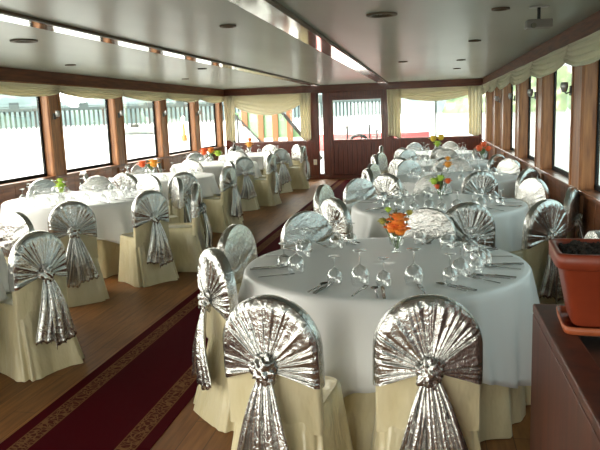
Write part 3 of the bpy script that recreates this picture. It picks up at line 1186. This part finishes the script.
ME_spoon = sp2.mesh('spoon', M_cut, True)


def setting(cx, cy, R_, ang, where, near, group, cutlery):
    a = math.radians(ang)
    ra, ta = Vector((math.cos(a), math.sin(a))), Vector((-math.sin(a), math.cos(a)))
    p = Vector((cx, cy)) + ra * (R_ - 0.26 - 0.05 * rnd.random()) + ta * (0.05 + 0.04 * rnd.random())
    put_glass(p.x, p.y, True, near, 'upturned tall wine glass on %s' % where, group)
    p = Vector((cx, cy)) + ra * (R_ - 0.25 + 0.03 * rnd.random()) - ta * (0.055 + 0.03 * rnd.random())
    put_glass(p.x, p.y, False, near, 'upturned smaller water glass on %s' % where, group)
    if cutlery:
        for kind, off in (('fork', 0.10), ('knife', -0.09), ('spoon', -0.125)):
            q = Vector((cx, cy)) + ra * (R_ - 0.155 + 0.012 * rnd.random()) + ta * off
            rz = a + PI / 2 + (rnd.random() - 0.5) * 0.16
            z = ZTAB + 0.0035
            lb = 'steel %s on %s' % (kind, where)
            if kind == 'knife':
                o = thing('knife', lb, 'knife', (q.x, q.y, z), rz, 'cutlery on the tables')
                inst('handle', ME_knife_h, o)
                inst('blade', ME_knife_b, o)
            else:
                o = inst(kind, ME_fork if kind == 'fork' else ME_spoon, None, (q.x, q.y, z), rz)
                tag(o, lb, kind, 'cutlery on the tables')


# table list: centre, radius, chairs (angle, distance, words, turn), extra settings
TABLES = [
    ('nearest right-hand table', -0.25, 3.8, 0.80, [
        (-105.5, 1.35, 'front left', 4), (-79, 1.28, 'front right', -3), (-156, 0.95, 'left side nearer', 15), (159, 1.04, 'left side farther', 6),
        (123, 1.12, 'far left', 5), (77, 1.08, 'far middle', 0), (5, 1.16, 'window side', 0)], [(-46, 'front right corner'), (-20, 'right edge'), (38, 'far right edge')], True),
    ('second right-hand table', 0.09, 6.3, 0.79, [
        (-138, 1.14, 'near left', 0), (-80, 1.15, 'near middle', 0), (-52, 1.27, 'near window', 0), (-12, 1.13, 'against window wall', -8), (33, 1.10, 'far window side', 0),
        (165, 1.13, 'carpet side', 0), (132, 1.2, 'far carpet side', 0), (92, 1.1, 'far middle', 0)], [(-105, 'near edge')], True),
    ('third right-hand table', 0.33, 8.85, 0.8, [
        (-125, 1.35, 'near left', 0), (-77, 1.08, 'near middle', 0), (-43, 1.10, 'near window', 0), (200, 1.12, 'carpet side nearer', 0), (160, 1.12, 'carpet side farther', 0),
        (122, 1.12, 'far left', 0), (85, 1.05, 'far middle', 0), (45, 1.08, 'far window side', 0)], [(0, 'window edge')], False),
    ('fourth right-hand table', 0.25, 11.4, 0.8, [
        (-125, 1.15, 'near left', 0), (-88, 1.06, 'near middle', 0), (-45, 1.10, 'near window', 0), (195, 1.12, 'carpet side nearer', 0), (158, 1.12, 'carpet side farther', 0),
        (122, 1.12, 'far left', 0), (85, 1.1, 'far middle', 0)], [(0, 'window edge'), (45, 'far window edge')], False),
    ('farthest right-hand table', 0.2, 14.1, 0.8, [
        (-125, 1.15, 'near left', 0), (-88, 1.06, 'near middle', 0), (-45, 1.10, 'near window', 0), (180, 1.12, 'carpet side', 0),
        (115, 1.12, 'far left', 0), (75, 1.1, 'far right', 0)], [(0, 'window edge'), (150, 'far carpet edge')], False),
    ('left-hand table cut by frame', -3.65, 3.75, 0.8, [
        (11, 1.11, 'carpet side', -32), (74, 1.16, 'far side', 0)], [], False),
    ('first full left-hand table', -3.95, 7.1, 0.84, [
        (-64, 1.72, 'near side', 12), (-33, 1.40, 'near carpet side', 0), (-4, 1.42, 'carpet side, in profile', 18), (34, 1.12, 'far carpet side', 0),
        (70, 1.12, 'far side nearest carpet', 0), (107, 1.06, 'far side middle', 0), (142, 1.12, 'far window side', 0)], [(-90, 'near edge'), (-140, 'near window edge'), (180, 'window edge')], True),
    ('second full left-hand table', -4.0, 9.65, 0.8, [
        (-56, 1.40, 'near carpet side', 0), (-95, 1.05, 'near middle', 0), (-140, 1.12, 'near window side', 0), (-12, 1.15, 'carpet side', 0), (40, 1.12, 'far carpet side', 0),
        (85, 1.12, 'far middle', 0), (128, 1.12, 'far window side', 0)], [(180, 'window edge')], False),
    ('third full left-hand table', -4.0, 12.3, 0.8, [
        (-46, 1.14, 'near carpet side', 0), (-95, 1.05, 'near middle', 0), (-140, 1.12, 'near window side', 0), (-5, 1.12, 'carpet side', 0), (38, 1.12, 'far carpet side', 0),
        (85, 1.12, 'far middle', 0), (128, 1.12, 'far window side', 0)], [(180, 'window edge')], False),
    ('farthest left-hand table', -3.9, 14.95, 0.8, [
        (-46, 1.12, 'near carpet side', 0), (-92, 1.12, 'near middle', 0), (-138, 1.12, 'near window side', 0), (0, 1.12, 'carpet side', 0), (42, 1.12, 'far carpet side', 0),
        (85, 1.12, 'far middle', 0), (128, 1.12, 'far window side', 0)], [(180, 'window edge')], False),
]
vi = 0
for ti, (nm, cx, cy, R_, chs, extra, near) in enumerate(TABLES):
    table(cx, cy, R_, nm, [(a, d_) for a, d_, w_, tw in chs], ti * 3.7 + 1)
    for (a, d_, w_, tw) in chs:
        x, y = cx + d_ * math.cos(math.radians(a)), cy + d_ * math.sin(math.radians(a))
        sees_back = (math.cos(math.radians(a)) * x + math.sin(math.radians(a)) * y) < 0
        place_chair(vi % 3, x, y, math.radians(a + 90 + tw), 'cream chair with silver %s, %s of the %s' % ('pleated bow' if sees_back else 'hood', w_, nm))
        vi += 1
        setting(cx, cy, R_, a, '%s, at the %s chair' % (nm, w_), near, 'upturned glasses on the tables', near)
    for a, w_ in extra:
        setting(cx, cy, R_, a, '%s, at the %s' % (nm, w_), near, 'upturned glasses on the tables', near)

# ------------------------------------------------------------------ centrepieces


def leaf(mb, p0, p1, w):
    p0, p1 = Vector(p0), Vector(p1)
    d = p1 - p0
    s = d.cross(Vector((0, 0, 1)))
    s = s.normalized() if s.length > 1e-3 else Vector((1, 0, 0))
    up_ = s.cross(d).normalized()

    def fn(u, v):
        return p0 + d * v + s * (u - 0.5) * w * math.sin(PI * min(0.97, v * 0.92 + 0.05)) + up_ * (0.02 * math.sin(PI * v) - 0.15 * w * abs(u - 0.5))
    mb.grid(fn, 4, 6)


def bloom(c, r, m, parent, seed, petals=14):
    mb = MB()
    c = Vector(c)
    R = random.Random(seed)
    mb.blob(c, r * 0.62, 0.2, 3, seed, 14, 8)
    for ring, (rr_, el) in enumerate(((1.0, 0.15), (0.9, 0.65), (0.75, 1.05))):
        k = petals - ring * 4
        for i in range(k):
            a = 2 * PI * (i + 0.5 * ring) / k + R.random() * 0.2
            dr = Vector((math.cos(a) * math.cos(el), math.sin(a) * math.cos(el), math.sin(el)))
            tt = Vector((-math.sin(a), math.cos(a), 0))
            nn = dr.cross(tt)

            def fn(u, v):
                return c + dr * r * rr_ * (0.35 + 0.7 * v) + tt * (u - 0.5) * r * 0.62 * math.sin(PI * (0.15 + 0.75 * v)) - nn * 0.12 * r * math.cos((u - 0.5) * 3) * v
            mb.grid(fn, 4, 4)
    return mb.build('blossom', m, parent, True, 0.0015)


def centrepiece(x, y, label, blooms, leaves, lm, vase=(0.028, 0.055, 0.13), seed=1):
    o = thing('flower_vase', label, 'flowers', (x, y, ZTAB + 0.004), 0, 'flower vases on the tables')
    rb_, rt_, h = vase
    v = MB().lathe([(0.0, 0.003), (rb_ + 0.01, 0.0), (rb_ * 0.6, h * 0.15), (rb_, h * 0.4), (rt_, h)], 24)
    v.build('vase', M_glass, o, True)
    R = random.Random(seed)
    for i, (bx, by, bz, br_, bm2) in enumerate(blooms):
        bloom((bx, by, bz), br_, bm2, o, seed + i)
        MB().tube([(bx * 0.1, by * 0.1, 0.02), (bx * 0.5, by * 0.5, bz * 0.5), (bx, by, bz)], 0.003, 6).build('stem', M_leaf, o)
    mb = MB()
    for i in range(leaves):
        a = R.random() * 2 * PI
        k = 0.05 + 0.08 * R.random()
        z1 = h + 0.02 + 0.11 * R.random()
        leaf(mb, (0.02 * math.cos(a), 0.02 * math.sin(a), h * 0.7), (k * math.cos(a), k * math.sin(a), z1), 0.016 + 0.014 * R.random())
    if leaves:
        mb.build('foliage', lm, o, True)
    return o


M_pale = mat('yellow sprigs', (0.45, 0.40, 0.08), 0.5)
M_olive = mat('olive leaves', (0.12, 0.14, 0.05), 0.5)
centrepiece(-0.19, 4.1, 'orange rose in clear vase with leaves, on the nearest right-hand table', [(0.01, -0.05, 0.205, 0.066, M_orange), (0.025, -0.06, 0.15, 0.06, M_orange), (-0.025, -0.055, 0.16, 0.05, M_orange), (-0.085, 0.0, 0.19, 0.03, M_pale), (0.08, 0.02, 0.24, 0.025, M_pale), (-0.05, 0.02, 0.26, 0.025, M_lime)], 11, M_olive, (0.026, 0.05, 0.14), 3)
centrepiece(0.12, 6.58, 'green foliage with small reddish flower, on the second right-hand table', [(-0.06, -0.03, 0.18, 0.05, M_lime), (0.07, -0.02, 0.18, 0.04, M_red), (0.0, -0.03, 0.21, 0.045, M_lime), (-0.03, -0.04, 0.13, 0.035, M_red)], 10, M_olive, (0.02, 0.035, 0.13), 5)
centrepiece(0.27, 9.3, 'amber orange ball of flowers, on the third right-hand table', [(0.0, 0.0, 0.12, 0.065, M_amber), (0, 0, 0.2, 0.045, M_amber)], 0, M_leaf, (0.03, 0.045, 0.1), 8)
centrepiece(0.9, 11.6, 'red orange flowers over dark leaves, on the fourth right-hand table', [(-0.05, 0, 0.2, 0.08, M_red), (0.09, 0, 0.19, 0.07, M_red), (0.02, 0.03, 0.26, 0.07, M_red)], 16, M_leaf, (0.03, 0.05, 0.12), 11)
centrepiece(0.19, 13.6, 'yellow flowers over lime leaves, on the farthest right-hand table', [(-0.08, 0, 0.3, 0.09, M_yellow), (0.07, 0, 0.32, 0.09, M_yellow), (0.0, -0.03, 0.2, 0.08, M_lime)], 8, M_lime, (0.03, 0.05, 0.16), 13)
centrepiece(-4.2, 7.12, 'lime green flower in glass, on the first full left-hand table', [(0.0, 0.0, 0.13, 0.065, M_lime), (0, 0, 0.2, 0.045, M_lime), (0.0, 0, 0.09, 0.05, M_lime)], 3, M_lime, (0.045, 0.055, 0.11), 17)
centrepiece(-4.2, 9.75, 'pair of orange blossoms, on the second full left-hand table', [(0.06, -0.02, 0.2, 0.095, M_amber), (-0.14, 0, 0.19, 0.08, M_red)], 6, M_leaf, (0.03, 0.05, 0.13), 19)
centrepiece(-4.12, 12.42, 'red orange and lime flowers, on the third full left-hand table', [(-0.12, 0, 0.22, 0.1, M_red), (0.02, 0, 0.24, 0.09, M_orange), (0.17, -0.03, 0.18, 0.09, M_lime)], 8, M_leaf, (0.03, 0.05, 0.13), 23)
centrepiece(-4.05, 15.1, 'orange blossoms in tall vase, on the farthest left-hand table', [(0.0, 0, 0.22, 0.1, M_amber), (0.02, 0, 0.33, 0.07, M_orange)], 4, M_leaf, (0.03, 0.05, 0.14), 29)
o = thing('bottle', 'dark bottle standing on the farthest left-hand table', 'bottle', (-4.32, 14.8, ZTAB + 0.004))
MB().lathe([(0.0, 0.0), (0.04, 0.002), (0.04, 0.2), (0.015, 0.25), (0.015, 0.31), (0.0, 0.311)], 16).build('body', mat('dark bottle glass', (0.02, 0.018, 0.012), 0.1), o, True)
MB().lathe([(0.017, 0.295), (0.017, 0.33), (0.0, 0.331)], 12).build('cap', M_dark, o)

# ------------------------------------------------------------------ counter and planter in the right foreground
c = thing('counter', 'dark brown wooden counter end at the right foreground edge', 'counter', (0.37, 0.6, 0))
ZC = 0.95
bevel(MB().box(0.0, 0.02, 0.02, 1.845, 0.0, ZC - 0.036).box(0.02, 0.8, 1.82, 1.845, 0.0, ZC - 0.036).build('side_panel', M_counter, c), 0.003)
bevel(MB().box(0.0, 0.085, 0.0, 1.85, ZC - 0.035, ZC).box(0.085, 0.86, 1.79, 1.85, ZC - 0.035, ZC).box(0.2, 0.3, 0.0, 1.79, ZC - 0.035, ZC).build('top_frame', M_counter, c), 0.006)
MB().box(0.085, 0.2, 0.0, 1.79, ZC - 0.05, ZC - 0.025).build('channel', mat('dark steel channel', (0.07, 0.06, 0.05), 0.3, 0.6), c)
MB().box(0.3, 0.86, 0.0, 1.79, ZC - 0.05, ZC - 0.012).build('inset_top', mat('black inset', (0.02, 0.012, 0.01), 0.3), c)
MB().box(0.03, 0.84, 0.03, 1.79, 0.0, 0.06).build('plinth', M_dark, c)
M_terra = add_noise(mat('terracotta plastic', (0.40, 0.075, 0.028), 0.4), (1, 1, 1), 12, 3, [(0.3, (0.19, 0.027, 0.009)), (0.7, (0.24, 0.038, 0.013))])
M_soil = add_noise(mat('dark soil', (0.02, 0.014, 0.01), 0.95), (1, 1, 1), 60, 4, [(0.3, (0.01, 0.007, 0.005)), (0.8, (0.06, 0.04, 0.03))], 1.0, 0.02)
p = thing('planter', 'terracotta plastic planter of dark soil standing on brown counter', 'planter', (0.585, 2.2, ZC), math.radians(-4))


def rrect(hx, hy, z, n_=40, pw=0.22, rib=0.0):
    out = []
    for k in range(n_):
        a = 2 * PI * (k + 0.5) / n_
        cc, ss = math.cos(a), math.sin(a)
        out.append((math.copysign(abs(cc) ** pw, cc) * (hx), math.copysign(abs(ss) ** pw, ss) * (hy), z))
    return out


def loft(loops, cap0=True, cap1=True):
    mb = MB()
    n_ = len(loops[0])
    for lp in loops:
        mb.v += lp
    for i in range(len(loops) - 1):
        for k in range(n_):
            mb.face((i * n_ + k, i * n_ + (k + 1) % n_, (i + 1) * n_ + (k + 1) % n_, (i + 1) * n_ + k))
    if cap0:
        mb.face(list(range(n_))[::-1])
    if cap1:
        mb.face([(len(loops) - 1) * n_ + k for k in range(n_)])
    return mb


hX, hY = 0.195, 0.14
loft([rrect(0.13, 0.095, 0.022), rrect(0.14, 0.10, 0.03), rrect(0.175, 0.125, 0.205), rrect(0.177, 0.127, 0.207), rrect(hX - 0.006, hY - 0.006, 0.21), rrect(hX, hY, 0.215), rrect(hX + 0.002, hY + 0.002, 0.253), rrect(hX - 0.003, hY - 0.003, 0.258),
      rrect(hX - 0.014, hY - 0.014, 0.258), rrect(hX - 0.018, hY - 0.018, 0.252), rrect(0.168, 0.118, 0.22), rrect(0.165, 0.115, 0.2)]).build('pot', M_terra, p, True)
loft([rrect(0.15, 0.11, 0.0), rrect(0.165, 0.12, 0.004), rrect(0.17, 0.125, 0.028), rrect(0.163, 0.119, 0.028), rrect(0.157, 0.114, 0.010)]).build('saucer', mat('orange plastic saucer', (0.36, 0.085, 0.028), 0.45), p, True)
MB().grid(lambda u, v: ((u - 0.5) * 0.33, (v - 0.5) * 0.22, 0.238 + 0.02 * noise.noise(Vector((u * 11, v * 9, 2))) + 0.014 * noise.noise(Vector((u * 31, v * 29, 5))) + 0.008), 46, 34).build('soil', M_soil, p)
